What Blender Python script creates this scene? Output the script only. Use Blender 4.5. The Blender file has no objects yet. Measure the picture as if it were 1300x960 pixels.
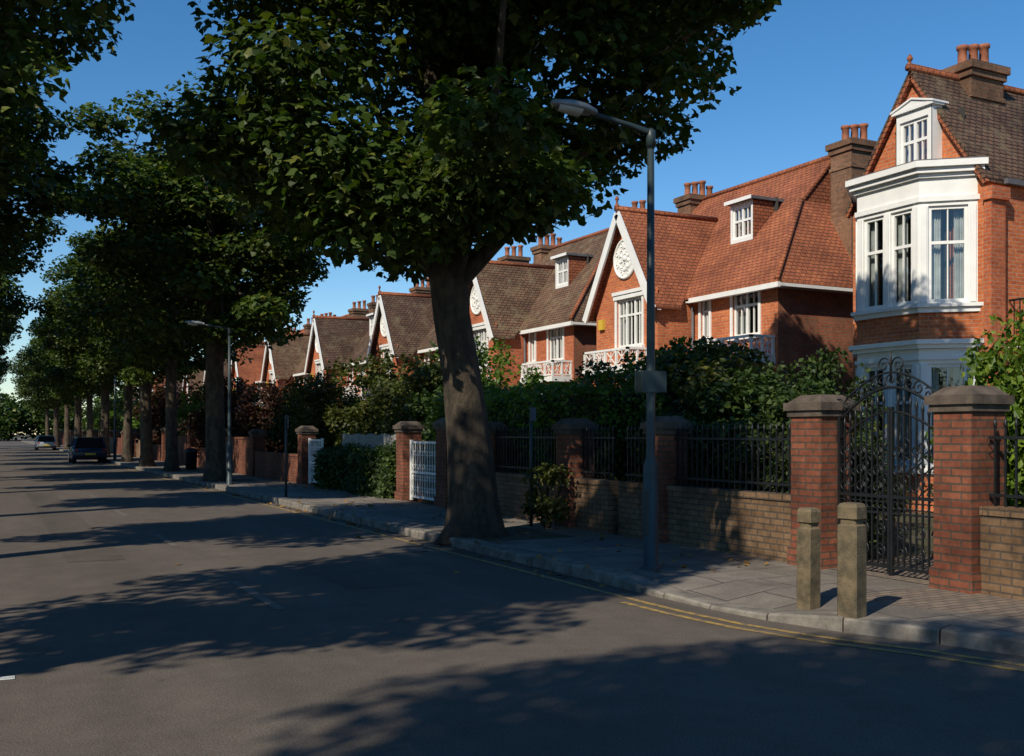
import bpy, math, random
import numpy as np
from mathutils import Vector
random.seed(7)
S=bpy.context.scene
COL=S.collection

# ------------------------------------------------------------------ mesh builder
class MB:
    def __init__(s): s.v=[];s.n=0;s.l=[];s.c=[];s.m=[];s.sm=[]
    def add(s,verts,faces,mat=0,smooth=False):
        verts=np.asarray(verts,dtype=np.float32).reshape(-1,3)
        if isinstance(faces,np.ndarray):
            s.l.append((faces+s.n).ravel()); s.c.append(np.full(len(faces),faces.shape[1]))
            k=len(faces)
        else:
            for f in faces:
                s.l.append(np.array(f)+s.n)
            s.c.append(np.array([len(f) for f in faces])); k=len(faces)
        s.m.append(np.full(k,mat)); s.sm.append(np.full(k,smooth)); s.v.append(verts); s.n+=len(verts)
    def mesh(s,name,mats):
        me=bpy.data.meshes.new(name)
        v=np.concatenate(s.v); l=np.concatenate(s.l).astype(np.int32); c=np.concatenate(s.c).astype(np.int32)
        m=np.concatenate(s.m).astype(np.int32); sm=np.concatenate(s.sm)
        me.vertices.add(len(v)); me.vertices.foreach_set("co",v.ravel())
        me.loops.add(len(l)); me.loops.foreach_set("vertex_index",l)
        me.polygons.add(len(c)); st=np.zeros(len(c),dtype=np.int32); st[1:]=np.cumsum(c)[:-1]
        me.polygons.foreach_set("loop_start",st)
        for mt in mats: me.materials.append(mt)
        me.polygons.foreach_set("material_index",m)
        me.polygons.foreach_set("use_smooth",sm.astype(bool))
        me.update(calc_edges=True); me.validate()
        return me
    def obj(s,name,mats,parent=None,loc=None):
        if s.n==0: return None
        if not isinstance(mats,(list,tuple)): mats=[mats]
        return put(name,s.mesh(name,mats),parent,loc)
    def lbox(s,p0,u,n,a0,a1,b0,b1,z0,z1,mat=0):
        p0=Vector((p0[0],p0[1],0));u=Vector((u[0],u[1],0));n=Vector((n[0],n[1],0))
        P=[]
        for z in (z0,z1):
            for a,b in((a0,b0),(a1,b0),(a1,b1),(a0,b1)):
                q=p0+u*a+n*b; P.append((q.x,q.y,z))
        s.add(P,[(0,3,2,1),(4,5,6,7),(0,1,5,4),(1,2,6,5),(2,3,7,6),(3,0,4,7)],mat)
    def box(s,x0,x1,y0,y1,z0,z1,mat=0):
        s.lbox((0,0),(1,0),(0,1),x0,x1,y0,y1,z0,z1,mat)
    def beam(s,p,q,w,h,mat=0,up=(0,0,1)):
        p=Vector(p);q=Vector(q);d=(q-p).normalized();up=Vector(up)
        sd=d.cross(up).normalized();t=sd.cross(d).normalized()
        P=[]
        for e in(p,q):
            for a,b in((-1,-1),(1,-1),(1,1),(-1,1)):
                P.append(e+sd*a*w/2+t*b*h/2)
        s.add([tuple(x) for x in P],[(0,3,2,1),(4,5,6,7),(0,1,5,4),(1,2,6,5),(2,3,7,6),(3,0,4,7)],mat)
    def tube(s,pts,rad,seg=8,mat=0,smooth=True,jit=0,rng=None,cap=True):
        pts=[Vector(p) for p in pts];N=len(pts)
        if not hasattr(rad,'__len__'): rad=[rad]*N
        V=[];ref=Vector((1,0.13,0.07))
        d0=(pts[1]-pts[0]).normalized()
        if abs(d0.dot(ref.normalized()))>.9: ref=Vector((0,1,0.1))
        for i in range(N):
            d=(pts[min(i+1,N-1)]-pts[max(i-1,0)]).normalized()
            a=(ref-d*ref.dot(d)).normalized();b=d.cross(a);ref=a
            for k in range(seg):
                t=2*math.pi*k/seg;r=rad[i]
                if jit and rng is not None: r*=1+jit*(math.sin(3*t+i*.5)+.6*math.sin(5*t+1.3*i*.4))+rng.uniform(-jit,jit)*.35
                V.append(tuple(pts[i]+a*math.cos(t)*r+b*math.sin(t)*r))
        F=[]
        for i in range(N-1):
            for k in range(seg):
                k2=(k+1)%seg
                F.append((i*seg+k,i*seg+k2,(i+1)*seg+k2,(i+1)*seg+k))
        if cap:
            F.append(tuple(range(seg-1,-1,-1)));F.append(tuple((N-1)*seg+k for k in range(seg)))
        s.add(V,F,mat,smooth)
    def lathe(s,x,y,prof,seg=16,mat=0,smooth=True):
        s.tube([(x,y,z) for z,r in prof],[r for z,r in prof],seg,mat,smooth)
    def slab(s,pts,th,mat=0):
        n=len(pts);P=[tuple(p) for p in pts]+[(p[0],p[1],p[2]-th) for p in pts]
        F=[tuple(range(n)),tuple(range(2*n-1,n-1,-1))]+[(i,n+i,n+(i+1)%n,(i+1)%n) for i in range(n)]
        s.add(P,F,mat)

def put(name,me,parent=None,loc=None,rotz=0,scale=None):
    o=bpy.data.objects.new(name,me); COL.objects.link(o)
    if loc: o.location=loc
    o.rotation_euler[2]=rotz
    if scale: o.scale=scale
    if parent: o.parent=parent
    return o
def empty(name,loc=(0,0,0)):
    o=bpy.data.objects.new(name,None);COL.objects.link(o);o.location=loc;o.empty_display_size=.3;return o

# ------------------------------------------------------------------ materials
def newmat(name):
    m=bpy.data.materials.new(name);m.use_nodes=True;nt=m.node_tree
    b=nt.nodes['Principled BSDF'];return m,nt,b
def N(nt,t,**k):
    n=nt.nodes.new(t)
    for a,v in k.items():
        if a.startswith('i_'): n.inputs[a[2:].replace('_',' ')].default_value=v
        else: setattr(n,a,v)
    return n
def ramp(nt,src,stops):
    r=nt.nodes.new('ShaderNodeValToRGB');e=r.color_ramp.elements
    while len(e)<len(stops): e.new(.5)
    for i,(p,c) in enumerate(stops):
        e[i].position=p; e[i].color=(c if len(c)==4 else (*c,1))
    nt.links.new(src,r.inputs[0]);return r.outputs[0]
def mix(nt,fac,a,b,mode='MIX'):
    m=nt.nodes.new('ShaderNodeMix');m.data_type='RGBA';m.blend_type=mode
    for sock,val in((m.inputs[0],fac),(m.inputs[6],a),(m.inputs[7],b)):
        if hasattr(val,'is_linked') or hasattr(val,'links'): nt.links.new(val,sock)
        elif isinstance(val,(int,float)): sock.default_value=val
        else: sock.default_value=(*val,1)
    return m.outputs[2]
def noise(nt,scale,detail=4,rough=.55,vec=None):
    n=N(nt,'ShaderNodeTexNoise');n.inputs['Scale'].default_value=scale;n.inputs['Detail'].default_value=detail;n.inputs['Roughness'].default_value=rough
    if vec is None:
        tc=N(nt,'ShaderNodeTexCoord');vec=tc.outputs['Object']
    nt.links.new(vec,n.inputs['Vector']);return n.outputs['Fac']
def bump(nt,b,h,st,dist=.02):
    bp=N(nt,'ShaderNodeBump');bp.inputs['Strength'].default_value=st;bp.inputs['Distance'].default_value=dist
    nt.links.new(h,bp.inputs['Height']);nt.links.new(bp.outputs[0],b.inputs['Normal'])
def M(nt,op,a,b=0):
    m=nt.nodes.new('ShaderNodeMath');m.operation=op
    for i,v in enumerate((a,b)):
        if hasattr(v,'links'): nt.links.new(v,m.inputs[i])
        else: m.inputs[i].default_value=v
    return m.outputs[0]
def facevec(nt):
    tc=N(nt,'ShaderNodeTexCoord');sp=N(nt,'ShaderNodeSeparateXYZ');nt.links.new(tc.outputs['Object'],sp.inputs[0])
    g=N(nt,'ShaderNodeNewGeometry');sn=N(nt,'ShaderNodeSeparateXYZ');nt.links.new(g.outputs['True Normal'],sn.inputs[0])
    gt=M(nt,'GREATER_THAN',M(nt,'ABSOLUTE',sn.outputs[0]),M(nt,'ABSOLUTE',sn.outputs[1]))
    u=M(nt,'ADD',sp.outputs[0],M(nt,'MULTIPLY',gt,M(nt,'SUBTRACT',sp.outputs[1],sp.outputs[0])))
    c=N(nt,'ShaderNodeCombineXYZ');nt.links.new(u,c.inputs[0]);nt.links.new(sp.outputs[2],c.inputs[1]);return c.outputs[0],tc.outputs['Object']
def brickmat(name,c1,c2,mort,w=.235,h=.077,ms=.006,rough=.85,bst=.5,stain=.5,lich=None):
    m,nt,b=newmat(name);v,ob=facevec(nt)
    t=N(nt,'ShaderNodeTexBrick');nt.links.new(v,t.inputs['Vector'])
    t.inputs['Color1'].default_value=(*c1,1);t.inputs['Color2'].default_value=(*c2,1);t.inputs['Mortar'].default_value=(*mort,1)
    t.inputs['Scale'].default_value=1;t.inputs['Brick Width'].default_value=w;t.inputs['Row Height'].default_value=h
    t.inputs['Mortar Size'].default_value=ms;t.inputs['Mortar Smooth'].default_value=.2;t.inputs['Bias'].default_value=0
    c=t.outputs['Color']
    n1=noise(nt,.9,6,.65,ob);g=ramp(nt,n1,[(.3,(1-stain,)*3),(.62,(1.05,)*3)])
    c=mix(nt,1,c,g,'MULTIPLY')
    n2=noise(nt,14,3,.6,ob);g2=ramp(nt,n2,[(.3,(.72,)*3),(.7,(1.15,)*3)]);c=mix(nt,1,c,g2,'MULTIPLY')
    if lich:
        n3=noise(nt,2.4,6,.7,ob);f=ramp(nt,n3,[(.5,(0,0,0)),(.68,(.75,)*3)]);c=mix(nt,f,c,lich)
    nt.links.new(c,b.inputs['Base Color']);b.inputs['Roughness'].default_value=rough
    b.inputs['Specular IOR Level'].default_value=.25
    inv=M(nt,'SUBTRACT',1.0,t.outputs['Fac']);bump(nt,b,inv,bst,.01);return m
def plain(name,c,rough=.6,var=.25,sc=5,metal=0,bst=.15,spec=.4,c2=None):
    m,nt,b=newmat(name);n=noise(nt,sc,5,.6)
    c2=c2 or tuple(x*(1-var) for x in c)
    col=ramp(nt,n,[(.35,c2),(.65,c)]);nt.links.new(col,b.inputs['Base Color'])
    b.inputs['Roughness'].default_value=rough;b.inputs['Metallic'].default_value=metal;b.inputs['Specular IOR Level'].default_value=spec
    if bst: bump(nt,b,noise(nt,sc*8,3),bst,.01)
    return m
def leafmat(name,stops,trans=.3,rough=.5):
    m,nt,b=newmat(name);g=N(nt,'ShaderNodeNewGeometry')
    col=ramp(nt,g.outputs['Random Per Island'],stops)
    n=noise(nt,.7,3);col=mix(nt,1,col,ramp(nt,n,[(.3,(.65,.65,.65)),(.7,(1.25,1.25,1.15))]),'MULTIPLY')
    nt.links.new(col,b.inputs['Base Color']);b.inputs['Roughness'].default_value=rough;b.inputs['Specular IOR Level'].default_value=.3
    t=N(nt,'ShaderNodeBsdfTranslucent');tc=mix(nt,1,col,(1.4,1.6,.5),'MULTIPLY');nt.links.new(tc,t.inputs[0])
    ms=N(nt,'ShaderNodeMixShader');ms.inputs[0].default_value=trans
    nt.links.new(b.outputs[0],ms.inputs[1]);nt.links.new(t.outputs[0],ms.inputs[2])
    nt.links.new(ms.outputs[0],nt.nodes['Material Output'].inputs[0]);return m

red=brickmat('red_brick',(.60,.175,.058),(.46,.115,.042),(.45,.25,.16),stain=.25,ms=.009)
red2=brickmat('red_brick_deep',(.54,.145,.055),(.42,.10,.038),(.38,.21,.14),stain=.3,ms=.009)
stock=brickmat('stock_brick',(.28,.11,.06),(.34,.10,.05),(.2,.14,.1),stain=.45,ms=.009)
chim=brickmat('chimney_brick',(.27,.13,.07),(.18,.09,.05),(.18,.14,.1),stain=.6,ms=.009)
garden=brickmat('garden_wall_brick',(.20,.115,.06),(.27,.165,.09),(.11,.085,.065),stain=.65,ms=.01)
pier=brickmat('pier_brick',(.20,.06,.034),(.28,.095,.05),(.10,.07,.05),stain=.65,ms=.011)
tile_red=brickmat('red_clay_tile',(.42,.14,.06),(.32,.10,.05),(.10,.04,.025),w=.18,h=.1,ms=.010,stain=.4,bst=.8)
tile_brn=brickmat('brown_clay_tile',(.22,.12,.07),(.15,.085,.05),(.03,.022,.018),w=.18,h=.1,ms=.012,stain=.4,bst=.8,lich=(.2,.16,.09))
tile_dk=brickmat('dark_clay_tile',(.16,.09,.055),(.11,.062,.042),(.02,.015,.013),w=.18,h=.1,ms=.014,stain=.45,bst=.8,lich=(.16,.125,.075))
white=plain('white_paint',(.80,.79,.75),.5,.1,2.5)
stone=plain('cap_stone',(.12,.09,.068),.9,.55,6,bst=.4)
lead=plain('lead_sheet',(.12,.12,.13),.6,.3,3)
pot=plain('terracotta_pot',(.34,.12,.06),.8,.4,6)
iron=plain('black_iron',(.012,.013,.014),.45,.3,8)
green_paint=plain('grey_green_paint',(.032,.05,.054),.45,.3,4)
wood=plain('weathered_oak',(.17,.125,.07),.85,.6,7,bst=.6,c2=(.065,.053,.03))
kerbm=plain('granite_kerb',(.25,.22,.18),.85,.55,5,bst=.5)
curt=plain('net_curtain',(.66,.66,.63),.9,.25,4)
dark=plain('room_dark',(.05,.045,.04),.9,.3,1,bst=0)
earth=plain('garden_earth',(.09,.065,.04),.95,.5,2,bst=.5,c2=(.035,.045,.015))
bark_m,nt,b=newmat('plane_bark')
mpb=N(nt,'ShaderNodeMapping');mpb.inputs['Scale'].default_value=(1,1,.45);nt.links.new(N(nt,'ShaderNodeTexCoord').outputs['Object'],mpb.inputs[0])
n1=noise(nt,6,7,.7,mpb.outputs[0]);col=ramp(nt,n1,[(.34,(.025,.018,.012)),(.5,(.062,.044,.027)),(.6,(.11,.08,.048)),(.68,(.05,.036,.023))])
nt.links.new(col,b.inputs['Base Color']);b.inputs['Roughness'].default_value=.9;bump(nt,b,noise(nt,16,6,.75,mpb.outputs[0]),1.0,.08)
glass,nt,b=newmat('window_glass')
tr=N(nt,'ShaderNodeBsdfTransparent');tr.inputs[0].default_value=(.85,.9,.9,1)
gl=N(nt,'ShaderNodeBsdfGlossy');gl.inputs['Roughness'].default_value=.02
ms=N(nt,'ShaderNodeMixShader');fr=N(nt,'ShaderNodeLayerWeight');fr.inputs[0].default_value=.35
f=M(nt,'ADD',M(nt,'MULTIPLY',fr.outputs['Facing'],.55),.10)
nt.links.new(f,ms.inputs[0]);nt.links.new(tr.outputs[0],ms.inputs[1]);nt.links.new(gl.outputs[0],ms.inputs[2])
nt.links.new(ms.outputs[0],nt.nodes['Material Output'].inputs[0])
def asphalt(name,k):
    m,nt,b=newmat(name)
    ob=N(nt,'ShaderNodeTexCoord').outputs['Object']
    mp=N(nt,'ShaderNodeMapping');mp.inputs['Scale'].default_value=(1,.16,1);nt.links.new(ob,mp.inputs[0])
    c=ramp(nt,noise(nt,.8,7,.6,mp.outputs[0]),[(.3,(.098*k,.080*k,.064*k)),(.7,(.142*k,.117*k,.094*k))])
    c=mix(nt,1,c,ramp(nt,noise(nt,75,3,.75,ob),[(.32,(.5,.5,.5)),(.68,(1.4,1.4,1.4))]),'MULTIPLY')
    c=mix(nt,1,c,ramp(nt,noise(nt,2.2,6,.75,ob),[(.35,(.82,.82,.82)),(.65,(1.08,1.08,1.08))]),'MULTIPLY')
    v=N(nt,'ShaderNodeTexVoronoi');v.inputs['Scale'].default_value=1.3;nt.links.new(ob,v.inputs['Vector'])
    c=mix(nt,ramp(nt,v.outputs['Distance'],[(.02,(.6,.6,.6)),(.05,(0,0,0))]),c,(.05,.045,.04))
    nt.links.new(c,b.inputs['Base Color']);b.inputs['Roughness'].default_value=.85;b.inputs['Specular IOR Level'].default_value=.25
    bump(nt,b,noise(nt,90,2,.6,ob),.6,.006);return m
asph=asphalt('asphalt',1);asph2=asphalt('asphalt_patch',.85)
pave,nt,b=newmat('paving_slabs')
ob=N(nt,'ShaderNodeTexCoord').outputs['Object']
t=N(nt,'ShaderNodeTexBrick');nt.links.new(ob,t.inputs['Vector']);t.inputs['Scale'].default_value=1
t.inputs['Color1'].default_value=(.22,.185,.15,1);t.inputs['Color2'].default_value=(.15,.13,.105,1);t.inputs['Mortar'].default_value=(.05,.045,.04,1)
t.inputs['Brick Width'].default_value=.9;t.inputs['Row Height'].default_value=.6;t.inputs['Mortar Size'].default_value=.010
c=mix(nt,1,t.outputs['Color'],ramp(nt,noise(nt,1.3,6,.7,ob),[(.3,(.55,.55,.55)),(.7,(1.15,1.15,1.15))]),'MULTIPLY')
c=mix(nt,1,c,ramp(nt,noise(nt,40,3,.7,ob),[(.3,(.75,.75,.75)),(.7,(1.2,1.2,1.2))]),'MULTIPLY')
nt.links.new(c,b.inputs['Base Color']);b.inputs['Roughness'].default_value=.85;bump(nt,b,M(nt,'SUBTRACT',1.,t.outputs['Fac']),.5,.01)
sett,nt,b=newmat('brick_paving')
ob=N(nt,'ShaderNodeTexCoord').outputs['Object']
t=N(nt,'ShaderNodeTexBrick');nt.links.new(ob,t.inputs['Vector']);t.inputs['Scale'].default_value=1
t.inputs['Color1'].default_value=(.22,.165,.12,1);t.inputs['Color2'].default_value=(.15,.115,.088,1);t.inputs['Mortar'].default_value=(.04,.035,.03,1)
t.inputs['Brick Width'].default_value=.2;t.inputs['Row Height'].default_value=.1;t.inputs['Mortar Size'].default_value=.008
nt.links.new(t.outputs['Color'],b.inputs['Base Color']);b.inputs['Roughness'].default_value=.85;bump(nt,b,M(nt,'SUBTRACT',1.,t.outputs['Fac']),.7,.01)
def paintmat(name,col,lo,hi):
    m,nt,b=newmat(name);c=mix(nt,ramp(nt,noise(nt,11,6,.75),[(lo,(0,0,0)),(hi,(1,1,1))]),(.12,.10,.08),col)
    nt.links.new(c,b.inputs['Base Color']);b.inputs['Roughness'].default_value=.75;return m
yellow=paintmat('yellow_road_paint',(.42,.26,.05),.38,.58)
whitep=paintmat('white_road_paint',(.6,.6,.57),.34,.5)
whitew=paintmat('worn_white_road_paint',(.19,.172,.15),.50,.75)

planeleaf=leafmat('plane_leaf',[(0,(.026,.050,.009)),(.5,(.044,.077,.012)),(.85,(.072,.108,.018)),(1,(.14,.14,.028))],.30)
shrub_d=leafmat('dark_shrub_leaf',[(0,(.020,.038,.010)),(.6,(.038,.070,.014)),(1,(.075,.105,.022))],.25)
shrub_b=leafmat('bright_shrub_leaf',[(0,(.06,.11,.012)),(.6,(.12,.20,.02)),(1,(.20,.27,.03))],.35)
hedge_l=leafmat('privet_leaf',[(0,(.045,.09,.010)),(.6,(.085,.155,.016)),(1,(.13,.21,.025))],.33)
copper=leafmat('copper_leaf',[(0,(.035,.014,.014)),(.6,(.06,.022,.018)),(1,(.09,.05,.02))],.25)
olive=leafmat('olive_leaf',[(0,(.045,.06,.012)),(.6,(.07,.085,.017)),(1,(.12,.11,.025))],.3)
deadleaf=leafmat('fallen_leaf',[(0,(.14,.07,.025)),(.6,(.26,.14,.04)),(1,(.36,.2,.06))],.1)

# ------------------------------------------------------------------ foliage
LOBED=np.array([(0,0),(.30,.05),(.52,.38),(.27,.45),(.22,.62),(0,1.0),(-.22,.62),(-.27,.45),(-.52,.38),(-.30,.05)])
LOB5=np.array([(0,0),(.42,.22),(.28,.55),(0,1.0),(-.28,.55),(-.42,.22)])
KITE=np.array([(0,0),(.36,.45),(0,1.0),(-.36,.45)])
def leaves(mb,P,size,rng,shape,mat,up=.6,out=None):
    n=len(P)
    nr=rng.normal(size=(n,3))*.75; nr[:,2]=np.abs(nr[:,2])+up
    if out is not None: nr+=out*.6
    nr/=np.linalg.norm(nr,axis=1)[:,None]
    t=rng.normal(size=(n,3));t[:,2]-=.35;t-=nr*np.sum(t*nr,1)[:,None];t/=np.linalg.norm(t,axis=1)[:,None]
    bt=np.cross(nr,t);sz=size*rng.uniform(.65,1.25,n)
    k=len(shape)
    V=P[:,None,:]+sz[:,None,None]*(bt[:,None,:]*shape[None,:,0,None]+t[:,None,:]*(shape[None,:,1,None]-.5)-nr[:,None,:]*(np.abs(shape[None,:,0,None])*.35+.15*shape[None,:,1,None]**2))
    F=np.arange(n*k).reshape(n,k)
    mb.add(V.reshape(-1,3),F,mat)
def clumps_in(rng,c,R,n,mind,phase,shell=.42,keep=None):
    out=[];tries=0
    while len(out)<n and tries<n*60:
        tries+=1
        d=rng.normal(size=3);d/=np.linalg.norm(d)
        az=math.atan2(d[1],d[0])
        mod=1+.13*math.sin(3*az+phase)+.10*math.sin(5*az-2*phase+2*d[2])+.08*math.sin(7*d[2]+phase)
        r=rng.uniform(0,1)**shell
        p=np.array(c)+d*np.array(R)*r*mod
        if keep and not keep(p): continue
        if all(np.sum((p-q)**2)>mind**2 for q in out): out.append(p)
    return out
def bez(a,b,c,n):
    a,b,c=map(Vector,(a,b,c));return [a*(1-t)**2+b*2*t*(1-t)+c*t*t for t in np.linspace(0,1,n)]
def tree_mesh(name,seed,trunk,tr_r,fork,limbs,c,R,nclump,per,lsize,shape,crad=1.0,mind=.85,leafm=None,keep=None,extra=()):
    rng=np.random.default_rng(seed);mb=MB()
    mb.tube(trunk,tr_r,18,0,jit=.045,rng=rng)
    cl=clumps_in(rng,c,R,nclump,mind,seed*1.7,keep=keep)+[np.array(e) for e in extra]
    skel=[]
    for L in limbs:
        pts=bez(fork,L[1],L[2],9);r0=L[0]
        rr=[r0*(1-.78*i/8) for i in range(9)]
        mb.tube(pts,rr,10,0,jit=.03,rng=rng)
        skel+= [(p,rr[i]) for i,p in enumerate(pts) if i>1]
    for p in cl:
        pv=Vector(p)
        best=min(skel,key=lambda s:(s[0]-pv).length+max(0,s[0].z-pv.z)*.8)
        q=best[0];mid=(q+pv)/2+Vector((rng.uniform(-.3,.3),rng.uniform(-.3,.3),rng.uniform(0,.5)))
        r=min(best[1]*.6,.055+.012*(q-pv).length)
        mb.tube(bez(q,mid,pv,6),[r*(1-.8*i/5) for i in range(6)],6,0)
    PP=[];OO=[]
    for p in cl:
        k=int(per*rng.uniform(.6,1.4));s=crad*rng.uniform(.75,1.25)
        d=rng.normal(size=(k,3));d/=np.linalg.norm(d,axis=1)[:,None]
        q=d*(rng.uniform(0,1,k)**.45)[:,None]*s*np.array([1.05,1.05,.62]);q[:,2]-=.12*np.sum(q[:,:2]**2,1)
        PP.append(p+q);OO.append(d)
    leaves(mb,np.concatenate(PP),lsize,rng,shape,1,.55,np.concatenate(OO))
    return mb.mesh(name,[bark_m,leafm or planeleaf])

def keep1(p):
    r=p[0]*.89-p[1]*.455
    if r<-3.7: return False
    lo=5.2 if r<-2.3 else (4.5 if r<.2 else 4.5+(r-.2)*1.25)
    return p[2]>min(lo,6.25)
ex=[(.89*r-.455*d,-.455*r-.89*d,z) for r,d,z in((-1.9,.9,4.75),(-1.2,1.2,4.55),(-1.0,-.9,4.5),(-.4,1.4,4.75),(.4,.9,4.75),(.7,1.5,4.95),(1.1,.3,5.3),(-2.4,.2,5.0),(.2,1.7,4.95),(-1.7,1.6,5.1))]
T1=tree_mesh('plane_tree_mesh',11,
  [(0,0,-.1),(.0,0,.12),(-.02,0,.5),(-.08,.03,1.4),(-.20,.08,2.4),(-.33,.16,3.3),(-.37,.18,3.8),(-.40,.16,4.6)],
  [.60,.46,.385,.33,.28,.27,.29,.22],(-.36,.18,3.65),
  [(.22,(-.75,.4,5.4),(-.5,.25,8.8)),(.14,(-1.3,.6,5.2),(-3.0,1.6,7.0)),(.17,(.5,-.25,4.7),(2.8,-1.4,7.3)),(.12,(-.2,-1.2,5.2),(-1.0,-3.0,7.5)),
   (.13,(.5,1.0,5.4),(1.4,3.0,7.6)),(.15,(.2,.1,5.6),(1.3,-.2,9.6)),(.11,(-.9,.9,5.8),(-1.8,2.2,9.0))],
  (-.1,-.02,8.8),(4.1,4.1,4.7),116,680,.155,LOBED,1.0,.85,keep=keep1,extra=ex)
put('plane_tree',T1,loc=(6.5,13.9,.12))
def stdtree(name,seed,R,c,ncl,per,ls=.2,tr=.3,leafm=None):
    rg=random.Random(seed);zf=c[2]-R[2]*.75
    lean=rg.uniform(-.35,.35)
    trunk=[(0,0,-.1),(0,0,.15),(lean*.1,0,.6),(lean*.6,.05,zf*.55),(lean,.05,zf),(lean,.1,zf+.7)]
    rr=[tr*1.9,tr*1.4,tr*1.1,tr*.95,tr*.95,tr*.6]
    limbs=[]
    for i in range(6):
        a=i*1.05+rg.uniform(-.3,.3);q=rg.uniform(.5,.7)
        e=(c[0]+math.cos(a)*R[0]*q,c[1]+math.sin(a)*R[1]*q,c[2]+rg.uniform(-.2,.5)*R[2])
        limbs.append((tr*.6,(e[0]*.3,e[1]*.3,zf+(e[2]-zf)*.6),e))
    limbs.append((tr*.7,(0,0,c[2]),(.2,.1,c[2]+R[2]*.5)))
    return tree_mesh(name,seed,trunk,rr,(lean,.05,zf-.1),limbs,c,R,ncl,per,ls,LOB5,1.0,.8,leafm)
T2=stdtree('plane_tree_mesh_b',5,(3.6,3.6,4.1),(0,0,8.5),85,400,.19,.27)
T3=stdtree('plane_tree_mesh_c',9,(3.7,3.5,4.0),(0,0,8.1),75,330,.2,.22)
T4=stdtree('plane_tree_mesh_d',14,(4.6,2.5,4.0),(.3,0,9.0),80,430,.18,.26)
put('plane_tree',T2,loc=(6.5,33.6,.12),rotz=1.0,scale=(1.08,1.08,1.0))
for i,(x,y,m,r,s) in enumerate([(6.6,43,T3,.3,1),(6.5,49.5,T2,2.6,.95),(6.6,58,T3,4.1,1),(6.5,69,T2,5.0,1),(6.6,80,T3,1.2,1),(6.6,92,T2,.1,1.02),(6.6,105,T3,3,1),(6.5,120,T2,3.5,1),(6.5,138,T3,.5,1)]):
    put('plane_tree',m,loc=(x,y,.12),rotz=r,scale=(s,s,s))
for i,(x,y,m,r,s,sy) in enumerate([(-3.4,-6.2,T4,0,1,1),(-7.3,-1.9,T4,3.14,1,.6),(-3.9,5.9,T4,3.5,1,.85),(-2.9,13.6,T4,.1,1,.85),(-2.6,21.4,T4,3.1,1.05,.9),(-2.6,30,T4,.1,1,1),(-2.6,38.5,T2,3.0,1,1),(-2.5,47.5,T4,3.1,1,1),(-2.5,57,T3,.9,1,1),(-2.5,67,T2,2,1,1),(-2.5,79,T3,.2,1,1),(-2.5,92,T2,5,1,1),(-2.5,106,T3,5.5,1,1),(-2.5,122,T2,1.5,1,1),(-2.5,140,T3,2.5,1,1)]):
    put('plane_tree',m,loc=(x,y,.12),rotz=r,scale=(s,s*sy,s))

def bush_mesh(name,seed,R,h,ncl,per,ls,mat,shape=KITE,crad=.45):
    rng=np.random.default_rng(seed);mb=MB()
    cl=clumps_in(rng,(0,0,h*.52),(R,R,h*.46),ncl,crad*.5,seed,.4)
    for i in range(5):
        a=i*1.3;e=(math.cos(a)*R*.6,math.sin(a)*R*.6,h*.7)
        mb.tube(bez((0,0,-.05),(e[0]*.4,e[1]*.4,h*.4),e,6),[.05,.045,.04,.03,.02,.012],6,0)
    PP=[];OO=[]
    for p in cl:
        k=int(per*rng.uniform(.7,1.3));d=rng.normal(size=(k,3));d/=np.linalg.norm(d,axis=1)[:,None]
        PP.append(p+d*(rng.uniform(0,1,k)**.5)[:,None]*crad*rng.uniform(.7,1.3)*np.array([1,1,.85]));OO.append(d)
    for i in range(14):
        a=rng.uniform(0,6.28);q=rng.uniform(0,.8)*R;z0=h*.85-q*.25;k=26;s=rng.uniform(0,1,k)
        PP.append(np.stack([q*math.cos(a)+rng.normal(0,.06,k),q*math.sin(a)+rng.normal(0,.06,k),z0+s*h*.22],1));OO.append(rng.normal(size=(k,3))*.4)
    P=np.concatenate(PP);O=np.concatenate(OO);k=P[:,2]>.02
    leaves(mb,P[k],ls,rng,shape,1,.4,O[k]);return mb.mesh(name,[bark_m,mat])
B={'d':bush_mesh('dark_bush',1,1.25,2.8,55,190,.105,shrub_d),'d2':bush_mesh('dark_bush_b',2,1.1,3.0,50,180,.12,shrub_d,LOB5),
   'b':bush_mesh('bright_bush',3,1.1,2.4,70,260,.10,shrub_b,KITE),'o':bush_mesh('olive_bush',4,1.5,3.6,60,150,.13,olive,LOB5),
   'c':bush_mesh('copper_bush',5,1.3,3.4,50,130,.13,copper,LOB5),'m':bush_mesh('mid_bush',6,1.4,3.2,65,170,.11,hedge_l,LOB5),
   's':bush_mesh('straggly_bush',8,.5,1.0,12,60,.09,olive,LOB5,.2)}
H0={'d':2.8,'d2':3.0,'b':2.4,'o':3.6,'c':3.4,'m':3.2,'s':1.0}
def bush(k,x,y,h,w=1,r=0,name='garden_shrub'):
    s=h/H0[k];put(name,B[k],loc=(x,y,.1),rotz=r,scale=(w,w,s))
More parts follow.
